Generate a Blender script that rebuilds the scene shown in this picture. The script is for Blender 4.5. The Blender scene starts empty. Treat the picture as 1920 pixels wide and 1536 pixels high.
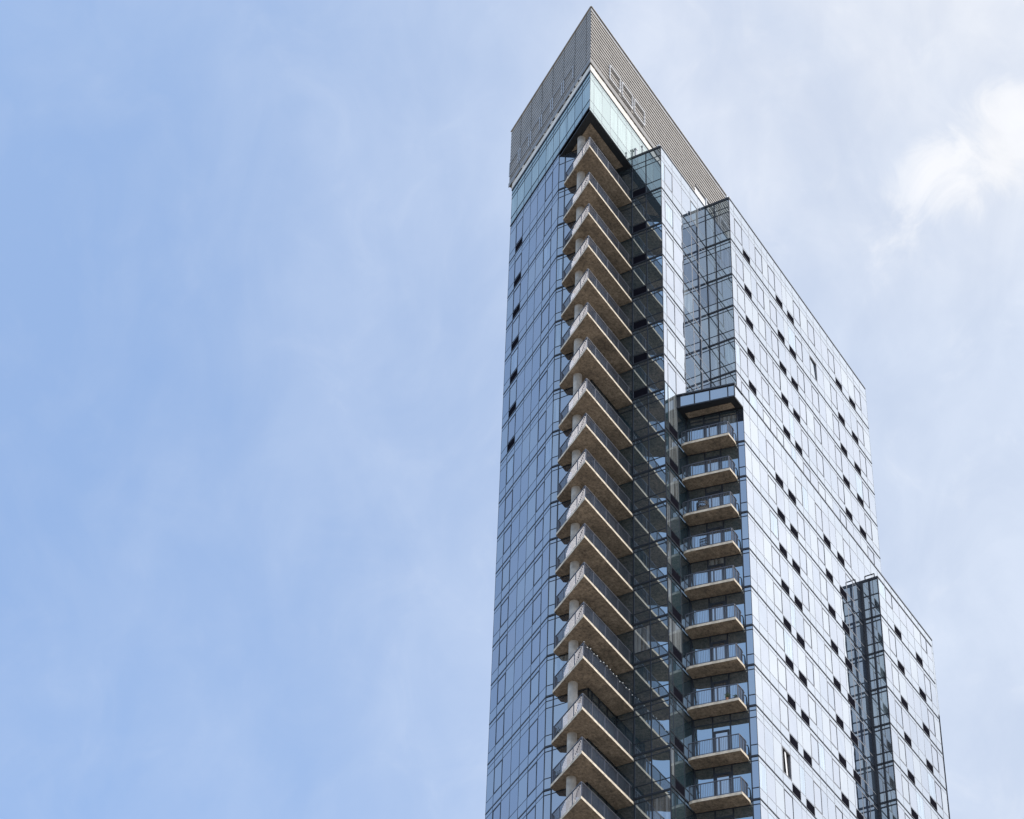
import bpy, math, random
from mathutils import Vector, Matrix
rnd = random.Random(7)
S = bpy.context.scene
rad = math.radians

# ------------------------------------------------------------------ camera
PITCH, ROLL, FPX = rad(41.15407), rad(2.25917), 4555.95
fwd = Vector((0, math.cos(PITCH), math.sin(PITCH)))
up0 = Vector((0, -math.sin(PITCH), math.cos(PITCH)))
rt0 = Vector((1, 0, 0))
rt = rt0*math.cos(ROLL) + up0*math.sin(ROLL)
up = -rt0*math.sin(ROLL) + up0*math.cos(ROLL)
cam = bpy.data.cameras.new('camera'); co = bpy.data.objects.new('camera', cam)
S.collection.objects.link(co)
m = Matrix((rt, up, -fwd)).transposed().to_4x4(); m.translation = Vector((0, 0, 1.6))
co.matrix_world = m
cam.sensor_fit = 'HORIZONTAL'; cam.sensor_width = 36.0; cam.lens = FPX/1920*36
cam.clip_start = 0.5; cam.clip_end = 6000
S.camera = co

# ------------------------------------------------------------------ light
SUN_AZ, SUN_EL = rad(118), rad(45)
sd = Vector((math.sin(SUN_AZ)*math.cos(SUN_EL), math.cos(SUN_AZ)*math.cos(SUN_EL), math.sin(SUN_EL)))
L = bpy.data.lights.new('sun', 'SUN'); L.energy = 3.2; L.angle = rad(0.55); L.color = (1.0, 0.95, 0.87)
lo = bpy.data.objects.new('sun', L); S.collection.objects.link(lo)
lo.rotation_euler = (-sd).to_track_quat('-Z', 'Y').to_euler(); lo.location = (60, -20, 200)
S.view_settings.view_transform = 'Standard'; S.view_settings.look = 'None'
S.view_settings.gamma = 1.0; S.view_settings.exposure = 0.0

W = bpy.data.worlds.new('World'); S.world = W; W.use_nodes = True
nt = W.node_tree; N = nt.nodes; N.clear()
def nn(nt, t, **k):
    n = nt.nodes.new(t)
    for a, b in k.items(): setattr(n, a, b)
    return n
def math_(nt, op, a, b=None, c=None, clamp=False):
    n = nn(nt, 'ShaderNodeMath', operation=op); n.use_clamp = clamp
    for i, v in enumerate((a, b, c)):
        if v is None: continue
        if isinstance(v, (int, float)): n.inputs[i].default_value = v
        else: nt.links.new(v, n.inputs[i])
    return n.outputs[0]
def azel(az, el):
    az, el = rad(az), rad(el)
    return (math.sin(az)*math.cos(el), math.cos(az)*math.cos(el), math.sin(el))
tc = nn(nt, 'ShaderNodeTexCoord')
D_ = tc.outputs['Generated']
def dotd(v):
    n = nn(nt, 'ShaderNodeVectorMath', operation='DOT_PRODUCT')
    nt.links.new(D_, n.inputs[0]); n.inputs[1].default_value = v
    return n.outputs['Value']
def ramp(v, a, b, lo=0., hi=1., smooth=True):
    n = nn(nt, 'ShaderNodeMapRange'); n.interpolation_type = 'SMOOTHSTEP' if smooth else 'LINEAR'
    nt.links.new(v, n.inputs[0])
    for i, x in zip((1, 2, 3, 4), (a, b, lo, hi)): n.inputs[i].default_value = x
    return n.outputs[0]
sky = nn(nt, 'ShaderNodeTexSky', sky_type='NISHITA'); sky.sun_disc = False
sky.sun_elevation = SUN_EL; sky.sun_rotation = SUN_AZ
sky.air_density = 1.0; sky.dust_density = 1.5; sky.ozone_density = 2.0; sky.altitude = 100
def noise(scale, detail, rough, stretch, rot=(0, 0, 0), dist=0.0):
    mp = nn(nt, 'ShaderNodeMapping'); nt.links.new(D_, mp.inputs[0])
    mp.inputs['Scale'].default_value = stretch; mp.inputs['Rotation'].default_value = rot
    n = nn(nt, 'ShaderNodeTexNoise'); nt.links.new(mp.outputs[0], n.inputs['Vector'])
    n.inputs['Scale'].default_value = scale; n.inputs['Detail'].default_value = detail
    n.inputs['Roughness'].default_value = rough; n.inputs['Distortion'].default_value = dist
    return n.outputs[0]
n1 = noise(6.0, 5, 0.55, (1.0, 0.9, 1.1), (0.3, 0.5, 0.2), 0.5)    # broad veils
n2 = noise(16, 6, 0.55, (1.5, 0.8, 0.8), (0.2, -0.6, 0.5), 0.6)    # finer wisps
n3 = noise(30, 7, 0.6, (1.0, 1.0, 1.0), (0.1, 0.2, 0.9), 0.8)      # cloud edges
sidev = dotd(azel(95, 10))
tex = math_(nt, 'ADD', math_(nt, 'ADD', math_(nt, 'MULTIPLY', ramp(n1, 0.32, 0.68, -1, 1), 0.5), math_(nt, 'MULTIPLY', ramp(n2, 0.32, 0.68, -1, 1), 0.5)), math_(nt, 'MULTIPLY', ramp(n3, 0.32, 0.68, -1, 1), 0.22))
cover = math_(nt, 'ADD', ramp(sidev, -0.15, 0.25, 0.05, 0.92), math_(nt, 'MULTIPLY', tex, 0.10), clamp=True)
# a dense white bank on the right with a brighter veil above it
blob = math_(nt, 'MAXIMUM', ramp(dotd(azel(16.4, 46.7)), 0.99960, 0.99999, smooth=False), math_(nt, 'MULTIPLY', ramp(dotd(azel(14.5, 46.0)), 0.99965, 0.99999, smooth=False), 0.8))
blob = math_(nt, 'MAXIMUM', blob, math_(nt, 'MULTIPLY', ramp(dotd(azel(12.9, 45.2)), 0.9996, 0.99999, smooth=False), 0.35))
bmask = math_(nt, 'ADD', blob, math_(nt, 'MULTIPLY', ramp(n3, 0.25, 0.75, -1, 1), 0.35))
bank = ramp(bmask, 0.08, 1.3, 0, .85)
veil2 = math_(nt, 'MULTIPLY', ramp(dotd(azel(14, 52)), 0.983, 0.9996), ramp(n1, 0.25, 0.6, 0.45, 1))
back = ramp(dotd(azel(-135, 45)), 0.1, 0.95)
glow = ramp(dotd(azel(75, 42)), 0.80, 0.975)
cl = math_(nt, 'ADD', math_(nt, 'ADD', 0.93, math_(nt, 'MULTIPLY', tex, 0.04)), math_(nt, 'MULTIPLY', glow, 1.5))
cl = math_(nt, 'ADD', cl, math_(nt, 'MULTIPLY', ramp(dotd(azel(186, 41)), 0.93, 0.985), 0.85))  # unseen bright sky behind the camera, added to lift the bay reflections
cl = math_(nt, 'ADD', cl, math_(nt, 'ADD', math_(nt, 'MULTIPLY', bank, 0.10), math_(nt, 'MULTIPLY', veil2, 0.02)))
wcol = nn(nt, 'ShaderNodeMix', data_type='RGBA'); wcol.inputs[6].default_value = (0.72, 0.81, 0.975, 1); wcol.inputs[7].default_value = (0.93, 0.95, 1.0, 1)
nt.links.new(math_(nt, 'ADD', math_(nt, 'ADD', bank, math_(nt, 'MULTIPLY', veil2, 0.7)), glow, clamp=True), wcol.inputs[0])
cc = nn(nt, 'ShaderNodeVectorMath', operation='SCALE'); nt.links.new(wcol.outputs[2], cc.inputs[0])
nt.links.new(cl, cc.inputs['Scale'])
cover = math_(nt, 'ADD', cover, math_(nt, 'ADD', math_(nt, 'MULTIPLY', bank, 0.3), math_(nt, 'MULTIPLY', ramp(dotd(azel(180, 42)), 0.88, 0.985), 0.9)), clamp=True)  # bank cover, plus unseen cloud added behind the camera for the bays
skyv = nn(nt, 'ShaderNodeVectorMath', operation='SCALE'); nt.links.new(sky.outputs[0], skyv.inputs[0])
skyv.inputs['Scale'].default_value = 0.12
hz = nn(nt, 'ShaderNodeVectorMath', operation='MULTIPLY_ADD'); nt.links.new(back, hz.inputs[0])
hz.inputs[1].default_value = (0.18, 0.24, 0.28); hz.inputs[2].default_value = (0.212, 0.305, 0.49)   # haze under the blue
hs = nn(nt, 'ShaderNodeVectorMath', operation='ADD'); nt.links.new(hz.outputs[0], hs.inputs[0]); nt.links.new(skyv.outputs[0], hs.inputs[1])
hs2 = nn(nt, 'ShaderNodeVectorMath', operation='MULTIPLY_ADD'); nt.links.new(ramp(dotd(azel(-52, 42)), 0.90, 0.995), hs2.inputs[0])  # extra sky brightness out of view, added to lift the left face's reflection
hs2.inputs[1].default_value = (0.10, 0.14, 0.22); nt.links.new(hs.outputs[0], hs2.inputs[2])
hz = hs2
mix = nn(nt, 'ShaderNodeMix', data_type='RGBA')
nt.links.new(cover, mix.inputs[0]); nt.links.new(hz.outputs[0], mix.inputs[6]); nt.links.new(cc.outputs[0], mix.inputs[7])
bg = nn(nt, 'ShaderNodeBackground'); bg.inputs[1].default_value = 1.0
nt.links.new(mix.outputs[2], bg.inputs[0])
wo = nn(nt, 'ShaderNodeOutputWorld'); nt.links.new(bg.outputs[0], wo.inputs[0])

# ------------------------------------------------------------------ materials
def mat(name):
    M = bpy.data.materials.new(name); M.use_nodes = True; M.node_tree.nodes.clear()
    return M, M.node_tree
def out(t, sh):
    o = nn(t, 'ShaderNodeOutputMaterial'); t.links.new(sh, o.inputs[0]); return o
def simple(name, col, rough=0.6, metal=0.0, var=0.12, scale=1.5, bump=0.0):
    M, t = mat(name)
    b = nn(t, 'ShaderNodeBsdfPrincipled'); b.inputs['Roughness'].default_value = rough; b.inputs['Metallic'].default_value = metal
    c = nn(t, 'ShaderNodeTexCoord')
    n = nn(t, 'ShaderNodeTexNoise'); n.inputs['Scale'].default_value = scale; n.inputs['Detail'].default_value = 5
    t.links.new(c.outputs['Object'], n.inputs['Vector'])
    r = nn(t, 'ShaderNodeMapRange'); t.links.new(n.outputs[0], r.inputs[0])
    r.inputs[1].default_value = .3; r.inputs[2].default_value = .7; r.inputs[3].default_value = 1-var; r.inputs[4].default_value = 1+var
    v = nn(t, 'ShaderNodeVectorMath', operation='SCALE'); v.inputs[0].default_value = col[:3]; t.links.new(r.outputs[0], v.inputs['Scale'])
    t.links.new(v.outputs[0], b.inputs['Base Color'])
    if bump:
        bp = nn(t, 'ShaderNodeBump'); bp.inputs['Strength'].default_value = bump; bp.inputs['Distance'].default_value = 0.02
        t.links.new(n.outputs[0], bp.inputs['Height']); t.links.new(bp.outputs[0], b.inputs['Normal'])
    out(t, b.outputs[0]); return M
def glass(name, inner, tint, ior=4.2, wav=0.01, stripes=0.0, rough=0.006):
    M, t = mat(name)
    c = nn(t, 'ShaderNodeTexCoord')
    n = nn(t, 'ShaderNodeTexNoise'); n.inputs['Scale'].default_value = 0.55; n.inputs['Detail'].default_value = 1.5
    t.links.new(c.outputs['Object'], n.inputs['Vector'])
    bp = nn(t, 'ShaderNodeBump'); bp.inputs['Strength'].default_value = 1.0; bp.inputs['Distance'].default_value = wav
    t.links.new(n.outputs[0], bp.inputs['Height'])
    g = nn(t, 'ShaderNodeBsdfGlossy'); g.inputs['Roughness'].default_value = rough; g.inputs['Color'].default_value = (*tint, 1)
    t.links.new(bp.outputs[0], g.inputs['Normal'])
    d = nn(t, 'ShaderNodeBsdfDiffuse'); d.inputs['Color'].default_value = (*inner, 1)
    if stripes:                                    # hanging curtain folds seen through the pane
        mp = nn(t, 'ShaderNodeMapping'); mp.inputs['Scale'].default_value = (1, 1, 0.03); t.links.new(c.outputs['Object'], mp.inputs[0])
        w = nn(t, 'ShaderNodeTexNoise'); w.inputs['Scale'].default_value = 7; w.inputs['Detail'].default_value = 2; t.links.new(mp.outputs[0], w.inputs['Vector'])
        r = nn(t, 'ShaderNodeMapRange'); t.links.new(w.outputs[0], r.inputs[0]); r.inputs[1].default_value = .35; r.inputs[2].default_value = .65
        r.inputs[3].default_value = 0.35; r.inputs[4].default_value = 1.3
        v = nn(t, 'ShaderNodeVectorMath', operation='SCALE'); v.inputs[0].default_value = inner; t.links.new(r.outputs[0], v.inputs['Scale'])
        t.links.new(v.outputs[0], d.inputs['Color'])
    f = nn(t, 'ShaderNodeFresnel'); f.inputs['IOR'].default_value = ior
    mx = nn(t, 'ShaderNodeMixShader'); t.links.new(f.outputs[0], mx.inputs[0]); t.links.new(d.outputs[0], mx.inputs[1]); t.links.new(g.outputs[0], mx.inputs[2])
    out(t, mx.outputs[0]); return M
def concrete(name, col, form=True):
    M, t = mat(name)
    b = nn(t, 'ShaderNodeBsdfPrincipled'); b.inputs['Roughness'].default_value = 0.85
    oi = nn(t, 'ShaderNodeObjectInfo')
    c = nn(t, 'ShaderNodeTexCoord')
    ad = nn(t, 'ShaderNodeVectorMath', operation='MULTIPLY_ADD'); t.links.new(oi.outputs['Location'], ad.inputs[0]); ad.inputs[1].default_value = (3.7, 3.7, 7.31)
    t.links.new(c.outputs['Object'], ad.inputs[2])
    def nz(sc, det, ro, st=(1, 1, 1)):
        mp = nn(t, 'ShaderNodeMapping'); mp.inputs['Scale'].default_value = st; t.links.new(ad.outputs[0], mp.inputs[0])
        n = nn(t, 'ShaderNodeTexNoise'); n.inputs['Scale'].default_value = sc; n.inputs['Detail'].default_value = det; n.inputs['Roughness'].default_value = ro
        t.links.new(mp.outputs[0], n.inputs['Vector']); return n.outputs[0]
    def mr(v, a, b_, lo, hi):
        r = nn(t, 'ShaderNodeMapRange'); t.links.new(v, r.inputs[0])
        for i, x in zip((1, 2, 3, 4), (a, b_, lo, hi)): r.inputs[i].default_value = x
        return r.outputs[0]
    big = mr(nz(0.7, 5, .6), .3, .7, .58, 1.25)
    fine = mr(nz(5, 7, .85), .34, .66, .3, 1.7)
    board = mr(nz(2.2, 4, .7, (.35, 5, 1)), .3, .7, .86, 1.12)
    sp = mr(nz(2.0, 8, .8), .62, .72, 1.0, .6)
    k = math_(t, 'MULTIPLY', math_(t, 'MULTIPLY', big, fine), math_(t, 'MULTIPLY', board, sp))
    v = nn(t, 'ShaderNodeVectorMath', operation='SCALE'); v.inputs[0].default_value = col; t.links.new(k, v.inputs['Scale'])
    t.links.new(v.outputs[0], b.inputs['Base Color'])
    bp = nn(t, 'ShaderNodeBump'); bp.inputs['Strength'].default_value = .5; bp.inputs['Distance'].default_value = .02
    t.links.new(fine, bp.inputs['Height']); t.links.new(bp.outputs[0], b.inputs['Normal'])
    out(t, b.outputs[0]); return M
M_glass = [glass('glass_plain', (.018, .026, .045), (.90, .94, 1.0), ior=4.6),
           glass('glass_deep', (.015, .024, .04), (.88, .93, 1.0), ior=4.55),
           glass('glass_pale', (.03, .042, .06), (.93, .97, 1.0), ior=4.8)]
M_curt = glass('glass_curtained', (.20, .22, .23), (.80, .90, 1.0), stripes=1)
M_span = glass('glass_spandrel', (.025, .036, .055), (.90, .95, 1.0), ior=4.6)
M_bay = [glass('glass_bay', (.13, .175, .195), (.88, .96, 1.0), ior=6.0, stripes=1), glass('glass_bay_deep', (.08, .115, .13), (.86, .95, 1.0), ior=6.0), glass('glass_bay_light', (.20, .25, .26), (.88, .96, 1.0), ior=5.6, stripes=1)]
M_teal = [glass('glass_teal', (.045, .066, .082), (.80, .91, 1.0), ior=5.0), glass('glass_teal_deep', (.03, .055, .068), (.78, .90, 1.0), ior=4.8)]
M_green = [glass('glass_green', (.05, .08, .08), (.88, .97, .93), ior=4.2), glass('glass_green_curtained', (.16, .20, .19), (.88, .98, .94), stripes=1)]
M_frame = simple('dark_metal_frame', (.016, .02, .03), .45, .0, .1)
M_thin = simple('grey_joint', (.33, .34, .37), .6, 0, .1)
M_wfr = simple('window_frame_metal', (.19, .195, .215), .5, 0, .1)
def matte(name, col):
    M, t = mat(name); c = nn(t, 'ShaderNodeTexCoord'); n = nn(t, 'ShaderNodeTexNoise'); n.inputs['Scale'].default_value = 3; t.links.new(c.outputs['Object'], n.inputs['Vector'])
    r = nn(t, 'ShaderNodeMapRange'); t.links.new(n.outputs[0], r.inputs[0]); r.inputs[3].default_value = .8; r.inputs[4].default_value = 1.2
    v = nn(t, 'ShaderNodeVectorMath', operation='SCALE'); v.inputs[0].default_value = col; t.links.new(r.outputs[0], v.inputs['Scale'])
    d = nn(t, 'ShaderNodeBsdfDiffuse'); t.links.new(v.outputs[0], d.inputs['Color']); out(t, d.outputs[0]); return M
M_black = matte('black_vent', (.012, .012, .018))
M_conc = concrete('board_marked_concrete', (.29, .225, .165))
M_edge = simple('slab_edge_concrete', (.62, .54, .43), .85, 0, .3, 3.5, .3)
M_col = simple('column_concrete', (.42, .395, .36), .85, 0, .3, 2.2, .4)
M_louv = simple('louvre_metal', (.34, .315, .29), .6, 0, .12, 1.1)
M_lshade_back = simple('louvre_shade_and_backing', (.10, .098, .094), .8, 0, .15, 1.1)  # darker louvre colour with slat shade painted in; also rear and joints
M_white = simple('white_paint', (.75, .75, .76), .5, 0, .05)
M_band = simple('cream_parapet_band', (.74, .70, .64), .75, 0, .1, 1.2)
M_rail = simple('rail_metal', (.125, .125, .14), .40, .8, .1)
M_soff = simple('black_soffit', (.012, .014, .018), .6, 0, .1)
M_core = simple('dark_core', (.01, .01, .012), .9, 0, .1)
M_roof = simple('roof_membrane', (.35, .35, .35), .9, 0, .15)
M_rail_l = simple('light_rail_metal', (.45, .46, .48), .4, .4, .1)

# ------------------------------------------------------------------ mesh helper (local frame: x = along the right face, y = into the block, z up)
class MB:
    def __init__(s): s.v = []; s.f = []; s.mi = []
    def quad(s, pts, mi=0):
        i = len(s.v); s.v += [tuple(p) for p in pts]; s.f.append(tuple(range(i, i+len(pts)))); s.mi.append(mi)
    def hexa(s, a, mi=0):       # 8 points: bottom 4 ccw, top 4
        i = len(s.v); s.v += [tuple(p) for p in a]
        for q in ((3, 2, 1, 0), (4, 5, 6, 7), (0, 1, 5, 4), (1, 2, 6, 5), (2, 3, 7, 6), (3, 0, 4, 7)):
            s.f.append(tuple(i+k for k in q)); s.mi.append(mi)
    def box(s, x0, x1, y0, y1, z0, z1, mi=0):
        s.hexa([(x0, y0, z0), (x1, y0, z0), (x1, y1, z0), (x0, y1, z0), (x0, y0, z1), (x1, y0, z1), (x1, y1, z1), (x0, y1, z1)], mi)
    def bar(s, p, q, w, h, mi=0, up=(0, 0, 1)):
        p, q = Vector(p), Vector(q); d = (q-p).normalized(); u = Vector(up)
        if abs(d.dot(u)) > .95: u = Vector((1, 0, 0))
        sd_ = d.cross(u).normalized(); u = sd_.cross(d)
        a = sd_*w/2; b = u*h/2
        s.hexa([p-a-b, p+a-b, q+a-b, q-a-b, p-a+b, p+a+b, q+a+b, q-a+b], mi)
    def prism(s, poly, z0, z1, mi=0, mib=None, mit=None):
        n = len(poly); i = len(s.v)
        s.v += [(x, y, z0) for x, y in poly] + [(x, y, z1) for x, y in poly]
        s.f.append(tuple(i+k for k in reversed(range(n)))); s.mi.append(mi if mib is None else mib)
        s.f.append(tuple(i+n+k for k in range(n))); s.mi.append(mi if mit is None else mit)
        for k in range(n):
            l = (k+1) % n; s.f.append((i+k, i+l, i+n+l, i+n+k)); s.mi.append(mi)
    def build(s, name, mats, parent=None, loc=(0, 0, 0), smooth=False, label=None, kind=None):
        me = bpy.data.meshes.new(name); me.from_pydata(s.v, [], s.f)
        for M in (mats if isinstance(mats, (list, tuple)) else [mats]): me.materials.append(M)
        me.polygons.foreach_set('material_index', s.mi)
        if smooth: me.polygons.foreach_set('use_smooth', [True]*len(me.polygons))
        me.update()
        o = bpy.data.objects.new(name, me); S.collection.objects.link(o)
        if parent: o.parent = parent
        o.location = loc
        if label: o['label'] = label
        if kind: o['kind'] = kind
        return o
def ccopy(o, parent, dz):
    c = o.copy(); S.collection.objects.link(c); c.parent = parent; c.location = (o.location[0], o.location[1], o.location[2]+dz); return c

# ------------------------------------------------------------------ tower root
TX, TY = 4.61214, 113.90666
THB = math.atan2(0.84729, 0.53114)
root = bpy.data.objects.new('apartment_tower', None); S.collection.objects.link(root)
root.location = (TX, TY, 0); root.rotation_euler = (0, 0, THB)
root['label'] = 'tall glass apartment tower with a pointed corner, concrete balconies and grey louvred crown'
root['category'] = 'tower'

UA = (0.5635, 0.8261)                     # unit vector of the left face in the local frame
UD = (-0.1895, 0.9819)                    # direction of the second balcony stack
def onA(d): return (UA[0]*d, UA[1]*d)

# floor lines of the left face, top to bottom
FL = [125.73, 122.2]
for _ in range(5): FL.append(FL[-1]-3.075)
FL.append(103.27)
for _ in range(7): FL.append(FL[-1]-2.926)
FL.append(79.28)
while FL[-1] > 9: FL.append(FL[-1]-2.93)
def tall(i): return abs(FL[i]-FL[i+1]) > 3.3
def zlines(top, off, zmin=4.0, ztopmax=None):
    """list of (z, thick) from the top down; top = explicit list"""
    r = list(top)
    zt = r[-1][0] + 1e-6
    for i, Z in enumerate(FL[:-1]):
        Z = Z+off
        if Z > zt-0.4 and not abs(Z-zt) < 0.25: continue
        if abs(Z-zt) > 0.25: r.append((Z+.78, 0)); r.append((Z, 1))
        r.append((Z-.33, 0))
        if tall(i): r.append((Z-.82, 0))
        zt = -999 if zt == -999 else zt
        Zn = FL[i+1]+off
        r.append((Zn+.78, 0)); r.append((Zn, 1))
        zt = Zn
    return r

NWIN = []      # (size key, builder args)
NVENT = []
def face(name, p0, p1, cols, zl, out_n, wins=(), vents=(), mats=M_glass, thin=.035, thick=.11, vproud=.006, vw=.04,
         curt=.06, tilt=.0016, zbot=None, wz=None, vz=None, first_thick=True, vmat=1, lowpr=0, label=None, ventsz=None):
    """curtain wall between two plan points. cols: distances from p0. wins / vents: lists of (d0,d1)."""
    p0, p1 = Vector(p0), Vector(p1); dl = (p1-p0).length; u = (p1-p0)/dl; n = Vector(out_n).normalized()
    def P(d, z, o=0.): q = p0+u*d+n*o; return (q.x, q.y, z)
    flip = (u.x*n.y-u.y*n.x) > 0          # keeps normals outward
    def Q(mb, a, b, c_, d_, mi):
        pts = [a, b, c_, d_]
        if flip: pts.reverse()
        mb.quad(pts, mi)
    g = MB(); fr = MB(); zs = [z for z, t in zl]
    nm = len(mats)
    for zi in range(len(zs)-1):
        z1, z0 = zs[zi], zs[zi+1]
        if z1-z0 < .01: continue
        big = (z1-z0) > 1.3
        for ci in range(len(cols)-1):
            d0, d1 = cols[ci], cols[ci+1]
            isw = big and any(abs(d0-a) < .12 and abs(d1-b) < .12 for a, b in wins)
            if isw and z1 < 129.0:
                NWIN.append((name, P, flip, d0, d1, z0, z1, n, rnd.random())); continue
            a, b = rnd.gauss(0, tilt), rnd.gauss(0, tilt)
            w, h = d1-d0, z1-z0
            o = [(-a*w-b*h)/2, (a*w-b*h)/2, (a*w+b*h)/2, (-a*w+b*h)/2]
            if big: mi = nm if rnd.random() < curt else rnd.randrange(nm)
            else: mi = nm+1
            Q(g, P(d0, z0, o[0]), P(d1, z0, o[1]), P(d1, z1, o[2]), P(d0, z1, o[3]), mi)
    glz = g.build('curtain_wall', list(mats)+[M_green[1] if mats is M_green else M_curt, M_span if mats is M_glass else mats[0]], root, label=label)
    for z, t in zl:
        h = (thick if t else thin)*(1.5 if z == zl[0][0] else 1); pr = ((.05 if t else .022) if not lowpr else (.022 if t else .008)) if vmat == 0 else (.03 if t else .008)
        q = [P(0, z-h/2, -.02), P(dl, z-h/2, -.02), P(dl, z-h/2, pr), P(0, z-h/2, pr)]
        q += [(x, y, z_+h) for x, y, z_ in q]
        fr.hexa(q if not flip else [q[1], q[0], q[3], q[2], q[5], q[4], q[7], q[6]], 0 if (t or vmat == 0) else 1)
    for d in cols:
        w = vw
        d0, d1 = max(0, d-w/2), min(dl, d+w/2)
        q = [P(d0, zs[-1], -.02), P(d1, zs[-1], -.02), P(d1, zs[-1], vproud), P(d0, zs[-1], vproud)]
        q += [(x, y, zs[0]) for x, y, _ in q]
        fr.hexa(q if not flip else [q[1], q[0], q[3], q[2], q[5], q[4], q[7], q[6]], vmat)
    fr.build('mullion_grid', [M_frame, M_thin], glz)
    thicks = [z for z, t in zl if t]
    for Z in thicks:
        if ventsz and not (ventsz[0] <= Z <= ventsz[1]): continue
        for a, b in vents: NVENT.append((P, flip, a, b, Z+.07, Z+.70))
    return P

def shift(l, s): return [x-s for x in l]
def pr(l, s): return [(a-s, b-s) for a, b in l]
topA = [(133.36, 1), (132.8, 0), (132.38, 0), (130.36, 0), (129.55, 1)]
# left face: the top storey runs to the point, the storeys below stop at the recess
face('left_top', (0, 0), onA(13.1), [0, 1.24, 2.45, 3.69, 4.92, 5.95, 7.15, 8.4, 9.6, 10.85, 12.05, 13.1],
     topA, (-UA[1], UA[0]), mats=M_green, thick=.1, vw=.05, vmat=0, curt=.15)
dK = 4.915
zA = zlines([(129.55, 1), (129.2, 0), (128.65, 0), (126.52, 0), (125.73, 1)], 0)
zA2 = [(z, t) for z, t in zA if z < 129.5]
face('left', onA(dK), onA(13.1), [0, .985, 2.235, 3.485, 4.685, 5.935, 7.135, 8.185], [(129.55, 1)]+zA2, (-UA[1], UA[0]),
     wins=[(.985, 2.235), (5.935, 7.135)], vents=[(5.99, 7.08)], ventsz=(106, 126), thick=.085, thin=.035, vw=.04, vproud=.008, vmat=0, tilt=.0018, curt=.02, lowpr=1)
# facet and inner walls of the recess behind the corner balconies
K = (2.77, 4.06); Qc = (2.77, 1.2); R1i = (6.17, 1.2)
zR = zlines([(129.2, 1), (128.3, 0), (126.5, 0), (125.73, 1)], 0)
face('facet', K, Qc, [0, .52, 1.75, 2.86], zR, (-1, 0), vmat=0, vw=.07, vproud=.03, tilt=.0022, curt=.12)
face('recess', Qc, R1i, [0, .45, 1.3, 2.3, 3.4], zR, (0, -1), mats=M_teal, vmat=0, vw=.09, vproud=.03, curt=.12)
# right faces
b0 = [0, .56, 1.73, 2.95, 4.06, 5.3, 6.17, 7.4, 8.6, 9.8, 11.0, 12.2, 13.4, 14.6, 15.8, 17, 18.5, 20]
face('right_top', (0, 0), (20, 0), b0, [(133.36, 1), (133.08, 0), (132.6, 0), (130.33, 0), (129.55, 0), (129.2, 1)], (0, -1),
     mats=M_green, thick=.06, curt=.35)
zr1 = zlines([(130.1, 1), (129.22, 0), (128.73, 0), (126.78, 0), (125.88, 1)], .15)
face('return_one_in', (6.17, 1.2), (6.17, 0), [0, 1.2], [(129.2, 1)]+[q for q in zr1 if q[0] < 129], (-1, 0), mats=M_teal, vmat=0, vw=.1, vproud=.03, curt=0)
face('return_one', (6.17, 0), (6.17, -2.34), [0, 1.12, 2.34], zr1, (-1, 0), vents=[(.06, 1.06)], ventsz=(106, 126.5),
     mats=M_teal, vmat=0, vw=.07, vproud=.03, thin=.05, thick=.12, curt=.1, tilt=.003)
zb1 = [q for q in zr1 if q[0] > 108.4]+[(107.67, 0)]
face('right_one', (6.17, -2.34), (13.06, -2.34), [0, .47, 1.7, 3.1, 4.46, 5.65, 6.89], zb1, (0, -1),
     wins=[(.47, 1.7), (4.46, 5.65)], thick=.075)
zs_ = zlines([(107.67, 0), (104.47, 0), (103.69, 1)], .42)
face('strip', (6.17, -2.34), (7.9, -2.34), [0, .47, 1.73], zs_, (0, -1), curt=.3, mats=M_teal, vents=[(.58, 1.66)], ventsz=(60, 104), vw=.06, vmat=0, vproud=.02)
face('recess_two_side', (7.9, -2.34), (9.13, -2.34), [0, 1.23], zs_, (0, -1), vw=.1, mats=M_teal, vmat=0, curt=0)
zr2 = zlines([(130.1, 1), (129.22, 0), (128.73, 0), (126.8, 0), (125.93, 1)], .2)
zb2 = [q for q in zr2 if q[0] > 108]+[(107.75, 0)]
face('return_two', (13.06, -2.34), (13.06, -4.29), [0, .73, 1.95], zb2, (-1, 0), mats=M_bay, vmat=0, vw=.09, vproud=.03, thin=.05, thick=.13, curt=.45, tilt=.003)
B2c = [13.06, 13.77, 15.0, 16.2, 17.12, 18.32, 19.25, 20.42, 21.6, 22.36, 23.55, 24.75, 26.03, 27.25, 28.47, 29.68, 30.83, 32.06, 33.3, 34.5, 35.7, 36.9]
face('right_two', (13.06, -4.29), (36.9, -4.29), shift(B2c, 13.06), zb2, (0, -1),
     wins=pr([(13.77, 15.0), (17.12, 18.32), (19.25, 20.42), (23.55, 24.75), (26.03, 27.25), (29.68, 30.83), (34.5, 35.7)], 13.06),
     vents=pr([(15.04, 16.15), (20.46, 21.54), (22.4, 23.48), (30.87, 31.99), (33.34, 34.46)], 13.06), ventsz=(109, 126.5), thick=.075)
zb3 = zlines([(107.67, 1), (106.4, 0), (104.47, 0), (103.69, 1)], .42)
B3c = [9.85, 10.81, 12.0, 13.17, 14.4, 15.6, 16.32, 17.54, 18.68, 19.55, 20.7, 21.8, 22.95, 24.0, 25.2, 26.4, 27.67]
face('right_three', (9.85, -6.18), (27.67, -6.18), shift(B3c, 9.85), zb3, (0, -1),
     wins=pr([(13.17, 14.4), (17.54, 18.68), (20.7, 21.8), (25.2, 26.4)], 9.85),
     vents=pr([(14.45, 15.53), (16.38, 17.48), (21.85, 22.93), (24.03, 25.14)], 9.85), ventsz=(20, 104.5), thick=.075)
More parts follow.
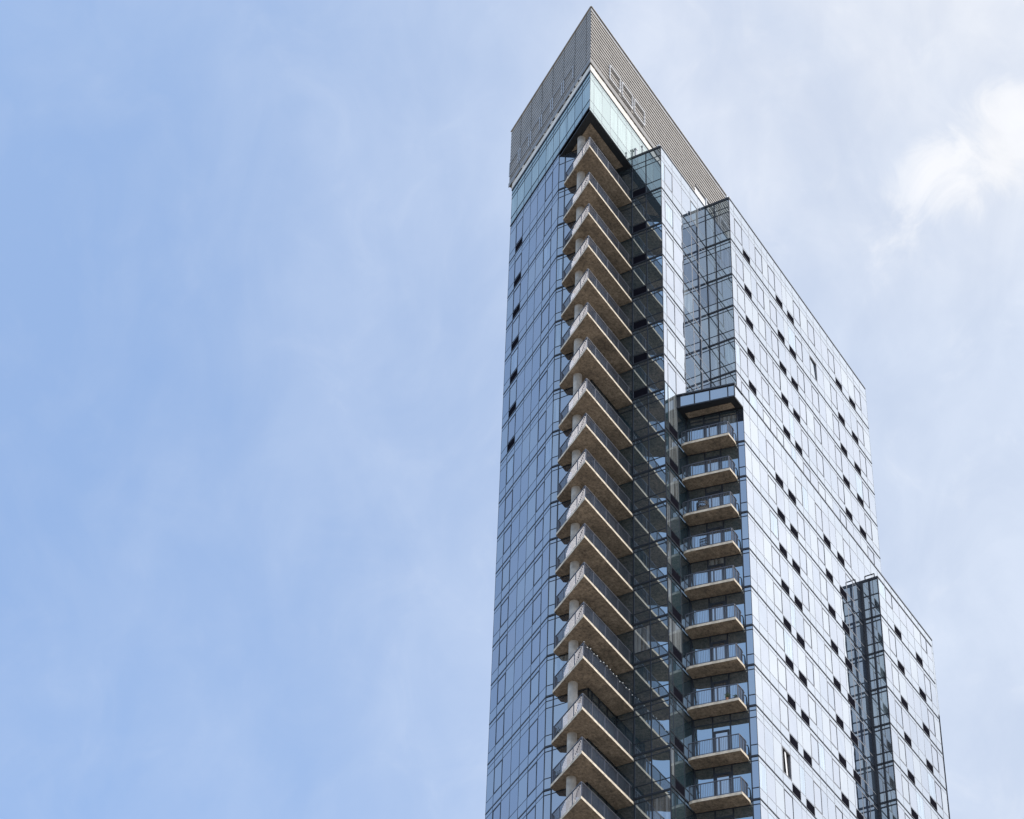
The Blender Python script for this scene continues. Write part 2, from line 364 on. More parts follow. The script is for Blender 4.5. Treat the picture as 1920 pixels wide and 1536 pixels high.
face('right_three_top', (27.67, -6.18), (41.0, -6.18), [0, 1.1, 2.3, 3.5, 4.7, 5.9, 7.1, 8.3, 9.5, 10.7, 12, 13.33], [(107.67, 1), (106.4, 0), (104.1, 0), (101, 0)], (0, -1), thick=.075)
z4 = zlines([(104.1, 1), (102.75, 0), (101.65, 0), (100.86, 1)], .5)
face('return_three', (27.67, -6.18), (27.67, -7.55), [0, .16, .69, 1.37], z4, (-1, 0), mats=M_bay, vmat=0, vw=.14, vproud=.05, thin=.09, thick=.13, curt=.3, tilt=.003)
B4c = [27.67, 28.78, 29.96, 31.18, 32.4, 33.64, 34.85, 35.98, 36.95]
face('right_four', (27.67, -7.55), (36.95, -7.55), shift(B4c, 27.67), z4, (0, -1),
     wins=pr([(28.78, 29.96), (34.85, 35.98)], 27.67), vents=pr([(30.0, 31.12), (33.68, 34.8)], 27.67), ventsz=(20, 101.5), thick=.075)
# window wall behind the second balcony stack
G = (9.85, -6.18)
gD = Vector(G); eD = gD+Vector(UD)*3.91
zD = zlines([(106.5, 0), (106.1, 0), (103.69, 1)], .42)
zDw = [q for i, q in enumerate(zD) if not (not q[1] and any(abs(q[0]-(Z+.42)-.78) < .02 for Z in FL))]
face('recess_two_strip', G, tuple(gD+Vector(UD)*.44), [0, .44], zD, (-UD[1], UD[0]), vmat=0, vw=.05, vproud=.02, thin=.05, thick=.12, tilt=.001, curt=0)
face('recess_two_wall', tuple(gD+Vector(UD)*.44), tuple(eD), [0, 1.17, 2.25, 3.44], zDw, (-UD[1], UD[0]), mats=M_teal, vmat=0, vw=.09, vproud=.03, thin=.06, thick=.2, tilt=.001, curt=.08)

# ------------------------------------------------------------------ windows and vents as parts of their own
CAMP = Vector((0, 0, 1.6))
cr, sr = math.cos(THB), math.sin(THB)
def world(p): return Vector((TX+p[0]*cr-p[1]*sr, TY+p[0]*sr+p[1]*cr, p[2]))
FP = FPX/1920*1024
def in_view(pts):
    k = 0
    for p in pts:
        v = world(p)-CAMP; z = v.dot(fwd)
        if z > 0 and abs(v.dot(rt)/z*FP) < 505 and abs(v.dot(up)/z*FP) < 402: k += 1
    return k >= 3
def parea(pts):
    q = []
    for p in pts:
        v = world(p)-CAMP; z = v.dot(fwd); q.append((v.dot(rt)/z*FP, v.dot(up)/z*FP))
    return abs(sum(q[i][0]*q[(i+1) % 4][1]-q[(i+1) % 4][0]*q[i][1] for i in range(4)))/2
def wcorners(P, d0, d1, z0, z1): return [P(d0, z0), P(d1, z0), P(d1, z1), P(d0, z1)]
OPEN = None
wl = sorted(NWIN, key=lambda w: -(parea(wcorners(w[1], w[3], w[4], w[5], w[6])) if in_view(wcorners(w[1], w[3], w[4], w[5], w[6])) else 0))
def add_window(fr, gl, w, opened=False):
    name, P, flip, d0, d1, z0, z1, n, r = w
    z0 += .03; z1 -= .03; d0 += .02; d1 -= .02
    t = .05 if name == 'left' else .042
    def B(a0, a1, b0_, b1_, pr_):
        q = [P(a0, b0_, -.03), P(a1, b0_, -.03), P(a1, b0_, pr_), P(a0, b0_, pr_)]
        q += [(x, y, b1_) for x, y, _ in q]
        fr.hexa(q if not flip else [q[1], q[0], q[3], q[2], q[5], q[4], q[7], q[6]], 0)
    p_ = .016
    B(d0, d0+t, z0, z1, p_); B(d1-t, d1, z0, z1, p_); B(d0+t, d1-t, z0, z0+t, p_); B(d0+t, d1-t, z1-t, z1, p_)
    dark = name == 'right_three' and abs(d0-3.34) < .1 and abs(z1-82.36) < .15
    ajar = name == 'right_two' and abs(d0-12.99) < .1 and abs(z1-125.08) < .15
    if dark or ajar:
        e_ = .03 if dark else 0
        P = shiftP(P, -.14); p_ = .154
        B(d0, d0+t+e_, z0, z1, p_); B(d1-t-e_, d1, z0, z1, p_); B(d0+t, d1-t, z1-t-.05, z1, p_)
        P = shiftP(P, .14)
    a, b = rnd.gauss(0, .0028), rnd.gauss(0, .0028); W_, H_ = d1-d0, z1-z0
    o = [(-a*W_-b*H_)/2-.004, (a*W_-b*H_)/2-.004, (a*W_+b*H_)/2-.004, (-a*W_+b*H_)/2-.004]
    if ajar: o = [-.01, -.05, -.10, -.04]
    if dark: o = [-.14]*4
    q = [P(d0+t, z0+t, o[0]), P(d1-t, z0+t, o[1]), P(d1-t, z1-t, o[2]), P(d0+t, z1-t, o[3])]
    if flip: q.reverse()
    gl.quad(q, 0)
    if dark:
        q = [P(d0+.62, z0+t, -.06), P(d0+.84, z0+t, -.06), P(d0+.66, z1-t-.12, -.06), P(d0+.46, z1-t-.12, -.06)]
        if flip: q.reverse()
        gl.quad(q, 1)
    return dark
def shiftP(P, o0): return lambda d, z, o=0.: P(d, z, o+o0)
wpick = wl[:100]; wrest = wl[100:]
for w in list(wrest):
    if w[0] == 'right_two' and abs(w[3]-12.97) < .1 and abs(w[6]-125.11) < .12: wpick[-1], wrest[wrest.index(w)] = w, wpick[-1]
for i, w in enumerate(wpick):
    fr, gl = MB(), MB(); dk = add_window(fr, gl, w)
    f = fr.build('window', M_frame if w[0] == 'left' else M_wfr, root)
    if dk: gl.build('pane', [M_core, M_white], f); continue  # open window: near-black sheet painted for the unlit room, plus curtain strip
    gl.build('pane', rnd.choice(M_glass+[M_glass[2], M_curt if rnd.random() < .35 else M_glass[0]]), f)
fr = MB(); gl = MB()
for w in wrest: add_window(fr, gl, w)
base = len(fr.v); fr.v += gl.v; fr.f += [tuple(base+k for k in f) for f in gl.f]; fr.mi += [1]*len(gl.f)
fr.build('window', [M_frame, M_glass[0]], root, kind='stuff')
def add_vent(mb, v):
    P, flip, a, b, z0, z1 = v
    q = [P(a, z0, .0), P(b, z0, .0), P(b, z0, .012), P(a, z0, .012)]
    q += [(x, y, z1) for x, y, _ in q]
    def hx(q, mi): mb.hexa(q if not flip else [q[1], q[0], q[3], q[2], q[5], q[4], q[7], q[6]], mi)
    hx(q, 0)
    n_ = 4
    for k in range(n_):        # louvre blades
        zz = z0+(k+.5)*(z1-z0)/n_
        q = [P(a+.02, zz-.012, .012), P(b-.02, zz-.012, .012), P(b-.02, zz-.012, .022), P(a+.02, zz-.012, .022)]
        q += [(x, y, zz+.012) for x, y, _ in q]; hx(q, 0)
vl = sorted(NVENT, key=lambda w: -(parea(wcorners(w[0], w[2], w[3], w[4], w[5])) if in_view(wcorners(w[0], w[2], w[3], w[4], w[5])) else 0))
for v in vl[:100]:
    mb = MB(); add_vent(mb, v); mb.build('vent', M_black, root)
mb = MB()
for v in vl[100:]: add_vent(mb, v)
mb.build('vent', M_black, root, kind='stuff')

# ------------------------------------------------------------------ light-blocking core, roofs, soffits
core = MB()
i_ = .22
low = [(0+.9, .0+.9+.6), (2.9, 1.4)]
core.prism([(3.0, 1.45), (6.4, 1.45), (6.4, -2.1), (7.9, -2.1), (9.4, -2.1), (10.1, -5.95), (27.9, -5.95), (27.9, -7.3), (36.7, -7.3), (36.7, -5.95), (40.8, -5.95), (40.8, 10.5), (7.6, 10.5), (3.0, 4.1)], 0.1, 104.0)
core.prism([(3.0, 1.45), (6.4, 1.45), (6.4, -2.1), (7.9, -2.1), (9.4, -2.1), (10.1, -5.95), (40.8, -5.95), (40.8, 10.5), (7.6, 10.5), (3.0, 4.1)], 104.0, 106.3)
core.prism([(3.0, 1.45), (6.4, 1.45), (6.4, -2.1), (13.3, -2.1), (13.3, -4.05), (36.7, -4.05), (36.7, 10.5), (7.6, 10.5), (3.0, 4.1)], 106.3, 129.4)
core.prism([(.45, .25), (36.6, .25), (36.6, 10.6), (7.5, 10.6)], 129.4, 133.9)
core.build('light_block_core', M_core, root)  # unseen filler volume, added to stop light leaking between the panes
def slabpart(name, poly, z0, z1, M, **k):
    mb = MB(); mb.prism(poly, z0, z1); return mb.build(name, M, root, **k)
slabpart('roof', [(6.18, -2.33), (13.05, -2.33), (13.05, .0), (6.18, 0)], 129.7, 129.95, M_roof)
slabpart('roof', [(13.07, -4.28), (36.89, -4.28), (36.89, 0), (13.07, 0)], 129.7, 129.95, M_roof)
slabpart('terrace', [(8.64, -6.17), (40.99, -6.17), (40.99, -4.2), (13.0, -4.2), (13.0, -2.35), (7.92, -2.35)], 107.3, 107.58, M_roof)
slabpart('roof', [(27.68, -7.54), (36.94, -7.54), (36.94, -6.2), (27.68, -6.2)], 103.7, 103.98, M_roof)
# side and rear walls nobody sees from the street corner
bw = MB()
for (x0, y0), (x1, y1), z0, z1 in (((7.38, 10.82), (36.9, 10.82), 4, 133.36), ((36.9, 10.8), (36.9, -4.29), 4, 130.1), ((41, 10.7), (41, -6.18), 4, 107.67), ((36.95, -6.18), (36.95, -7.55), 4, 104.1), ((36.9, 10.7), (41, 10.7), 4, 107.6), ((36.9, 10.8), (36.9, 0), 130.1, 133.36)):
    bw.quad([(x0, y0, z0), (x1, y1, z0), (x1, y1, z1), (x0, y0, z1)])
bw.build('rear_wall', M_span, root)
# black-edged soffit under the pointed corner
sf = MB()
a1 = onA(4.9)
outer = [(0.02, 0.01), (6.15, .01), (6.15, 1.19), (2.79, 1.19), (2.79, 4.05)]
sf.prism(outer, 129.12, 129.2)
sf.build('soffit', M_soff, root)
inn = [(1.55, .62), (5.65, .62), (5.65, 1.12), (2.70, 1.12), (2.70, 2.75), (2.55, 2.9)]
mb = MB(); mb.prism([(1.0, .52), (5.75, .52), (5.75, 1.1), (2.72, 1.1), (2.72, 3.0)], 129.09, 129.115); mb.build('soffit_panel', M_conc, root)

# fascia box over the second stack
fa = MB()
F = Vector((8.62, -6.18)); nD = Vector((-UD[1], UD[0]))
def PD(t, o=0): q = F+Vector(UD)*t+nD*o; return (q.x, q.y)
FE = PD(3.9)
fa.prism([(8.62, -6.18), (9.86, -6.18), (9.13, -2.35), FE], 106.5, 106.6, 2)          # underside
tilt_ = [(.03, .42, 0), (.48, 1.64, 0), (1.70, 2.68, 0), (2.74, 3.68, 0)]
for a, b, _ in tilt_:
    p, q = PD(a), PD(b); fa.quad([(q[0], q[1], 106.66), (p[0], p[1], 106.66), (p[0], p[1], 107.55), (q[0], q[1], 107.55)], 0)
fa.quad([(8.62, -6.18, 106.62), (9.85, -6.18, 106.62), (9.85, -6.18, 107.6), (8.62, -6.18, 107.6)], 1)
fas = fa.build('fascia', [M_glass[2], M_span, M_soff], root)
ff = MB()
for t in (.0, .45, 1.67, 2.71, 3.71, 3.9):
    ff.bar((*PD(t, .01), 106.6), (*PD(t, .01), 107.6), .07 if t < 3.7 else .1, .06, 0)
ff.bar((*PD(-.02, .03), 107.64), (*PD(3.93, .03), 107.64), .12, .12); ff.bar((*PD(-.02, .02), 106.58), (*PD(3.93, .02), 106.58), .1, .1)
p, q = PD(3.71, .012), PD(3.9, .012); ff.quad([(q[0], q[1], 106.6), (p[0], p[1], 106.6), (p[0], p[1], 107.6), (q[0], q[1], 107.6)])
ff.bar((8.6, -6.2, 107.64), (9.85, -6.2, 107.64), .06, .1)
ff.build('fascia_frame', M_frame, fas)
mb = MB(); mb.prism([(8.98, -5.72), (9.52, -5.72), (9.02, -2.62), (8.50, -2.62)], 106.46, 106.495); mb.build('soffit_panel', M_conc, root)

# ------------------------------------------------------------------ round column
cm = MB(); nseg = 28; cx, cy, r_ = 1.98, 1.78, .285
zc = [4+k*1.5 for k in range(int((129.1-4)/1.5)+1)]+[129.1]
for k, z in enumerate(zc):
    for j in range(nseg):
        a = 2*math.pi*j/nseg; cm.v.append((cx+r_*math.cos(a), cy+r_*math.sin(a), z))
for k in range(len(zc)-1):
    for j in range(nseg):
        l = (j+1) % nseg; cm.f.append((k*nseg+j, k*nseg+l, (k+1)*nseg+l, (k+1)*nseg+j)); cm.mi.append(0)
cm.build('column', M_col, root, smooth=True)

# ------------------------------------------------------------------ balconies of the corner stack
def pickets(mb, p, q, zb, zt, step=.115, w=.014, skip_ends=True):
    p, q = Vector(p), Vector(q); n_ = max(1, int(round((q-p).length/step))); d = (q-p).normalized()
    for k in range(1, n_):
        c = p+(q-p)*k/n_
        x0 = c-d*w/2; x1 = c+d*w/2; s_ = Vector((-d.y, d.x))*.014
        mb.hexa([(*(x0-s_), zb), (*(x1-s_), zb), (*(x1+s_), zb), (*(x0+s_), zb), (*(x0-s_), zt), (*(x1-s_), zt), (*(x1+s_), zt), (*(x0+s_), zt)])
def railing(path, posts, h=1.05, step=.115):
    mb = MB()
    for p, q in zip(path, path[1:]):
        mb.bar((*p, h-.025), (*q, h-.025), .06, .045); mb.bar((*p, .10), (*q, .10), .03, .03)
        pickets(mb, p, q, .10, h-.04, step)
    for p in posts: mb.bar((*p, 0.0), (*p, h-.03), .05, .05)
    return mb
TH = .17
slab1 = [(0.0, 0.0), (6.1, 0.0), (6.1, 1.17), (2.72, 1.17), (2.72, 3.3), (2.26, 3.31)]
def make_slab(poly, lit_edges):
    mb = MB(); n = len(poly); 
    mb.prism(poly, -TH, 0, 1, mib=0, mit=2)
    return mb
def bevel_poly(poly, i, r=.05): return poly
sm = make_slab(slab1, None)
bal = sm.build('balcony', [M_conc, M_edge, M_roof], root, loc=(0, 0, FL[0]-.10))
ap = onA(.14); e1 = .1
pathA = [(2.62, 3.22), (2.36, 3.22), (.20, .10)]
pathB = [(.20, .10), (6.02, .10)]
posts = [(.20, .10), (1.3, .10), (2.8, .10), (4.3, .10), (5.7, .10), (2.36, 3.22), (2.62, 3.22)]
for s in (.25, .62): posts.append((.2+(2.36-.2)*s*1.2, .1+(3.22-.1)*s*1.2))
rl = railing(pathA+pathB[1:], posts).build('railing', M_rail, bal)
bl = [bal]
NF1 = 21
for k in range(1, NF1):
    c = bal.copy(); S.collection.objects.link(c); c.parent = root; c.location = (0, 0, FL[k]-.10)
    r = rl.copy(); S.collection.objects.link(r); r.parent = c
    bl.append(c)
# ------------------------------------------------------------------ balconies of the second stack
def arc(c, r, a0, a1, n=5):
    return [(c[0]+r*math.cos(rad(a0+(a1-a0)*k/n)), c[1]+r*math.sin(rad(a0+(a1-a0)*k/n))) for k in range(n+1)]
slab2 = [(8.49, -5.70), (9.40, -5.70), (9.62, -5.66), (9.74, -5.56), (9.76, -5.40), (9.16, -2.42), (8.22, -2.42), (8.08, -2.52), (8.03, -2.75), (8.08, -3.2)]
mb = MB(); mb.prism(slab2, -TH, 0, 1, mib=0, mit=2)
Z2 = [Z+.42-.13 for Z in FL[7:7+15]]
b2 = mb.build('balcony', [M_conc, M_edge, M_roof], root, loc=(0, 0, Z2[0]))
path2 = [(8.16, -2.5), (8.17, -3.2), (8.56, -5.60), (9.35, -5.60), (9.58, -5.55), (9.66, -5.42)]
p2 = [(8.16, -2.5), (8.17, -3.2), (8.36, -4.4), (8.56, -5.60), (9.0, -5.6), (9.35, -5.60), (9.66, -5.42)]
r2 = railing(path2, p2, h=1.07, step=.105).build('railing', M_rail, b2)
bl2 = [b2]
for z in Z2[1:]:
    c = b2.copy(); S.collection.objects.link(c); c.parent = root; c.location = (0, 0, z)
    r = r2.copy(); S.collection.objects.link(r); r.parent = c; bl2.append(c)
# doors of the second stack
dm = MB()
def PW(t, o=0): q = gD+Vector(UD)*t+nD*o; return (q.x, q.y)
for a, b, z0, z1 in ((1.68, 1.80, 0, 2.25), (2.52, 2.64, 0, 2.25), (1.80, 2.52, 2.12, 2.25), (1.80, 2.52, 0, .16)):
    p, q = PW(a, -.02), PW(b, -.02); p2_, q2 = PW(a, .05), PW(b, .05)
    dm.hexa([(*p, z0), (*q, z0), (*q2, z0), (*p2_, z0), (*p, z1), (*q, z1), (*q2, z1), (*p2_, z1)][::1])
dr = dm.build('door', M_frame, root, loc=(0, 0, Z2[0]))
gm = MB(); p, q = PW(1.80, .012), PW(2.52, .012); gm.quad([(*q, .16), (*p, .16), (*p, 2.12), (*q, 2.12)])
dg = gm.build('glass_panel', M_glass[2], dr)
for z in Z2[1:]:
    c = dr.copy(); S.collection.objects.link(c); c.parent = root; c.location = (0, 0, z)
    r = dg.copy(); S.collection.objects.link(r); r.parent = c

# ------------------------------------------------------------------ cream band and louvred crown
bd = MB()
aL = onA(13.05)
o_ = .03
bd.prism([(-.04, -.03), (20, -.03), (20, .22), (.42, .22), (aL[0]+.2, aL[1]-.05), (aL[0]-.03, aL[1]+.02)], 133.42, 134.0)
bd.build('parapet_band', M_band, root)
def crown_side(p0, u, n, length, z0, z1, name, mats, d_start=0):
    """zigzag louvre skin along u from p0"""
    mb = MB(); pitch = .347; k = 0; z = z1
    pts = []
    while z > z0+.05:
        zb = max(z-pitch, z0)
        pts.append((z, zb)); z = zb
    def P(d, o, zz): return (p0[0]+u[0]*d+n[0]*o, p0[1]+u[1]*d+n[1]*o, zz)
    return mb, pts, P
nA = (-UA[1], UA[0]); nB = (0, -1)
cr_ = MB()
ZT, ZB = 140.28, 134.2
pitch = (ZT-ZB)/17
LA = 13.62
# plan offsets so that both sides mitre at the point
def mit(o):   # point of the mitre at outward offset o
    # intersection of line A offset o and line B offset o
    # line B: y=-o ; line A: points p with p.nA = o
    y = -o; x = (o-nA[1]*y)/nA[0]; return (x, y)
def endA(o): return (UA[0]*LA+nA[0]*o, UA[1]*LA+nA[1]*o)
BR = 21.6
def row(o0, z0_, o1, z1_, mi, bx0=None, bx1=BR, sides='AB'):
    m0, m1 = mit(o0), mit(o1); a0, a1_ = endA(o0), endA(o1)
    if 'A' in sides: cr_.quad([(a0[0], a0[1], z0_), (m0[0], m0[1], z0_), (m1[0], m1[1], z1_), (a1_[0], a1_[1], z1_)], mi)
    if 'B' in sides: cr_.quad([(m0[0], m0[1], z0_), (bx1, -o0, z0_), (bx1, -o1, z1_), (m1[0], m1[1], z1_)], mi)
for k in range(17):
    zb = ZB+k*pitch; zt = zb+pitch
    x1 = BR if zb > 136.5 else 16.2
    row(-.10, zb, .04, zb, 1, bx1=x1)                   # underside, shade painted in with the darker colour
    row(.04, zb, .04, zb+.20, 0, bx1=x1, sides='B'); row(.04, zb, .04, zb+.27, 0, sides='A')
    row(.04, zb+.20, -.10, zt, 1, bx1=x1, sides='B'); row(.04, zb+.27, -.10, zt, 0, sides='A')        # sloping back up, shade painted in on the right side
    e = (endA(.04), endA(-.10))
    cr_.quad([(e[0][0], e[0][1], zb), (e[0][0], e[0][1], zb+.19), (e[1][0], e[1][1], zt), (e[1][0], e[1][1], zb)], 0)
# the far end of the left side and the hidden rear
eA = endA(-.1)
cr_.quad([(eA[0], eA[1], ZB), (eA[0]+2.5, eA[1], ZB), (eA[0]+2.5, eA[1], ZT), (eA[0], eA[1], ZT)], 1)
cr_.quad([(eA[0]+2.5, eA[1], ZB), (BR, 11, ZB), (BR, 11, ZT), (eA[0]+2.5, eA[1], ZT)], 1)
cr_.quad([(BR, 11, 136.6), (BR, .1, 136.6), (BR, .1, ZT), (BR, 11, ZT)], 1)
crown = cr_.build('crown_screen', [M_louv, M_lshade_back], root)
cp = MB(); m0 = mit(.06)
cp.bar((*m0, ZT+.03), (BR, -.06, ZT+.03), .12, .06); cp.bar((*m0, ZT+.03), (*endA(.06), ZT+.03), .12, .06)
cp.build('coping', M_louv, crown)
# smooth lower channel of the screen
ch = MB(); 
for o in (.07,):
    m1 = mit(o)
    ch.bar((m1[0], m1[1], 134.32), (16.2, -o, 134.32), .05, .40); ch.bar((m1[0], m1[1], 134.32), (*endA(o), 134.32), .05, .40)
    ch.bar((m1[0]+16.4, -o, 136.62), (BR, -o, 136.62), .05, .14)
ch.build('lower_channel', simple('channel_metal', (.22, .21, .20), .5, .3, .12), crown)
# inner floor and wall seen in the gap below the screen
gapm = MB(); gapm.prism([(.35, .2), (BR-.2, .2), (BR-.2, 10.8), (7.5, 10.8)], 134.0, 134.12); gapm.build('crown_floor', M_core, root)
uw = MB(); uw.prism([(16.0, .02), (21.5, .02), (21.5, .3), (16.0, .3)], 134.0, 136.62); uw.build('penthouse_wall', M_white, root)
# white access-gate frames on the screen
def gate(d0, d1, side):
    mb = MB(); z0_, z1_ = 135.13, 136.56
    if side == 'B': P = lambda d, o: (d, -.04-o)
    else: P = lambda d, o: (UA[0]*d+nA[0]*(.04+o), UA[1]*d+nA[1]*(.04+o))
    w = .10 if side == 'B' else .055
    for (a, b, c, d) in ((d0, z0_, d1, z0_), (d0, z1_, d1, z1_), (d0, z0_, d0, z1_), (d1, z0_, d1, z1_)):
        mb.bar((*P(a, .08), b), (*P(c, .08), d), w, .04 if b != d else w)
    return mb.build('gate_frame', M_white if side == 'B' else M_rail_l, crown)
for k in range(3): gate(2.63+1.86*k, 4.18+1.86*k, 'B')
for k in range(6): gate(2.63+1.86*k, 4.18+1.86*k, 'A')
# panel joints of the louvre skin
jn = MB()
for k in range(12):
    d = 2.5+1.86*k-1.86
    if d < LA: q = (UA[0]*d+nA[0]*.045, UA[1]*d+nA[1]*.045); jn.bar((*q, ZB+.02), (*q, ZT), .035, .02)
jn.build('panel_joint', M_lshade_back, crown)
# small brackets and lamps that fill the gap between band and screen
for k in range(16):
    d = .5+k*.62+rnd.uniform(-.15, .15)
    if rnd.random() < .25: continue
    mb = MB(); w = rnd.uniform(.1, .4)
    mb.box(d, d+w, -.02, .12, 134.0, 134.0+rnd.uniform(.1, .16)); mb.build('bracket', rnd.choice([M_white, M_band, M_louv]), root)
for k in range(18):
    d = .5+k*.7+rnd.uniform(-.15, .15)
    if rnd.random() < .2: continue
    mb = MB(); w = rnd.uniform(.1, .45); p, q = onA(d), onA(d+w)
    mb.bar((p[0]-.02, p[1]+.0, 134.07), (q[0]-.02, q[1]+.0, 134.07), .12, rnd.uniform(.1, .15)); mb.build('bracket', rnd.choice([M_white, M_band, M_louv]), root)
# rooftop fittings
def mast(b, c, z, h, r, M):
    mb = MB(); mb.bar((b, c, z), (b, c, z+h), r, r); mb.bar((b, c, z), (b, c, z+.08), r*2.2, r*2.2)
    mb.bar((b, c, z+h-.12), (b, c, z+h), r*1.6, r*1.6); return mb.build('roof_mast', M, root)
mast(6.45, -.15, 130.0, 1.25, .14, M_rail_l); mast(6.5, -.65, 130.0, 1.35, .06, M_rail)
mast(13.2, -2.35, 130.0, 1.1, .10, M_rail_l); mast(6.6, -1.95, 130.1, .7, .13, M_white); mast(13.5, -3.9, 130.1, .75, .1, M_white)
mast(13.3, -4.2, 130.1, .35, .06, M_band)
def roof_rail(c0, c1):
    mb = MB(); x = 27.8
    mb.bar((x, c0, 104.6), (x, c1, 104.6), .06, .06); mb.bar((x, c0, 104.1), (x, c0, 104.6), .06, .06); mb.bar((x, c1, 104.1), (x, c1, 104.6), .06, .06)
    k = c0
    while k > c1: mb.bar((x, k, 104.1), (x, k, 104.3), .04, .04); k -= .12
    return mb.build('roof_rail', M_frame, root)
roof_rail(-6.55, -7.25); roof_rail(-5.6, -6.15)

# ------------------------------------------------------------------ things people keep on the balconies
def put(o, b, c, z, label, cat, rz=0, group=None):
    w = world((b, c, z)); o.location = w; o.rotation_euler = (0, 0, THB+rz); o['label'] = label; o['category'] = cat
    if group: o['group'] = group
    return o
M_wick = simple('dark_wicker', (.05, .04, .03), .7, 0, .2, 8); M_cream = simple('cushion_cloth', (.45, .42, .36), .9, 0, .1, 4)
M_leaf = simple('leaf_green', (.08, .12, .035), .6, 0, .4, 9); M_terra = simple('terracotta', (.35, .16, .09), .8, 0, .15, 5)
M_cover = simple('black_cover', (.015, .017, .022), .6, 0, .2, 4)
def empty(name):
    o = bpy.data.objects.new(name, None); S.collection.objects.link(o); return o
# round woven chair
wc = empty('wicker_chair')
mb = MB(); n_ = 22; R_ = .36
for k in range(n_):
    a0, a1 = math.pi*2*k/n_, math.pi*2*(k+1)/n_
    for z, r in ((.98, .30), (.86, .37), (.70, .39), (.42, .38)):
        mb.bar((r*math.cos(a0), r*math.sin(a0), z), (r*math.cos(a1), r*math.sin(a1), z), .035, .035)
    for z0_, z1_, r0, r1, s_ in ((.42, .70, .38, .39, 1), (.70, .86, .39, .37, -1), (.86, .98, .37, .30, 1), (.42, .70, .38, .39, -1), (.70, .86, .39, .37, 1), (.86, .98, .37, .30, -1)):
        b_ = a1 if s_ > 0 else a0; c_ = a0 if s_ > 0 else a1
        mb.bar((r0*math.cos(c_), r0*math.sin(c_), z0_), (r1*math.cos(b_), r1*math.sin(b_), z1_), .03, .02)
mb.build('backrest', M_wick, wc)
mb = MB(); mb.prism([(.34*math.cos(2*math.pi*k/20), .34*math.sin(2*math.pi*k/20)) for k in range(20)], .36, .46); mb.build('seat', M_cream, wc)
for k in range(4):
    a = math.pi/4+k*math.pi/2; mb = MB(); mb.bar((.3*math.cos(a), .3*math.sin(a), 0), (.27*math.cos(a), .27*math.sin(a), .38), .035, .035); mb.build('leg', M_wick, wc)
put(wc, 8.66, -3.62, Z2[2], 'round dark wicker chair on the third balcony down of the right stack', 'chair')
# low slatted chair
sc_ = empty('slatted_chair')
mb = MB()
for k in range(7): mb.bar((-.2, -.24+k*.08, .42), (.2, -.24+k*.08, .42), .05, .02)
mb.build('seat', M_cover, sc_)
mb = MB(); mb.bar((-.2, -.26, .82), (-.2, .26, .82), .03, .06); mb.bar((-.2, -.26, .62), (-.2, .26, .62), .03, .04)
for k in range(8): mb.bar((-.2, -.25+k*.07, .44), (-.2, -.25+k*.07, .82), .03, .02)
mb.build('backrest', M_cover, sc_)
for x in (-.19, .19):
    for y in (-.24, .24): mb = MB(); mb.bar((x, y, 0), (x, y, .42), .03, .03); mb.build('leg', M_cover, sc_)
put(sc_, 8.62, -3.72, Z2[3], 'low black slatted chair on the balcony just below the round wicker chair', 'chair')
def plant(h, sp, n, seed):
    r = random.Random(seed); e = empty('potted_plant'); mb = MB()
    P_ = [(.11*math.cos(2*math.pi*k/14), .11*math.sin(2*math.pi*k/14)) for k in range(14)]
    mb.prism(P_, 0, .22); mb.build('pot', M_terra, e)
    mb = MB()
    for k in range(n):
        a = r.uniform(0, 6.28); rr = r.uniform(0, sp); z = .2+r.uniform(.05, 1)*h*(1-.4*rr/sp)
        c = Vector((rr*math.cos(a), rr*math.sin(a), z)); d = Vector((r.uniform(-1, 1), r.uniform(-1, 1), r.uniform(-.2, 1))).normalized(); s_ = d.cross(Vector((r.uniform(-1, 1), r.uniform(-1, 1), r.uniform(-1, 1)))).normalized()*.02
        mb.quad([c, c+d*.045+s_, c+d*.09, c+d*.045-s_])
    for k in range(7):
        a = r.uniform(0, 6.28); mb.bar((0, 0, .18), (sp*.6*math.cos(a), sp*.6*math.sin(a), .2+h*.8), .008, .008)
    mb.build('foliage', M_leaf, e); return e
put(plant(.42, .16, 190, 1), 8.53, -4.95, Z2[7], 'bushy green potted plant at the front rail of the right stack, eighth balcony down', 'plant')
put(plant(.22, .18, 130, 2), 8.75, -5.42, Z2[7], 'low spreading potted plant to the right of the bushy one on the same balcony', 'plant')
put(plant(.30, .12, 110, 3), 9.45, -5.38, Z2[9], 'small potted plant at the right end of the lowest balcony of the right stack', 'plant')
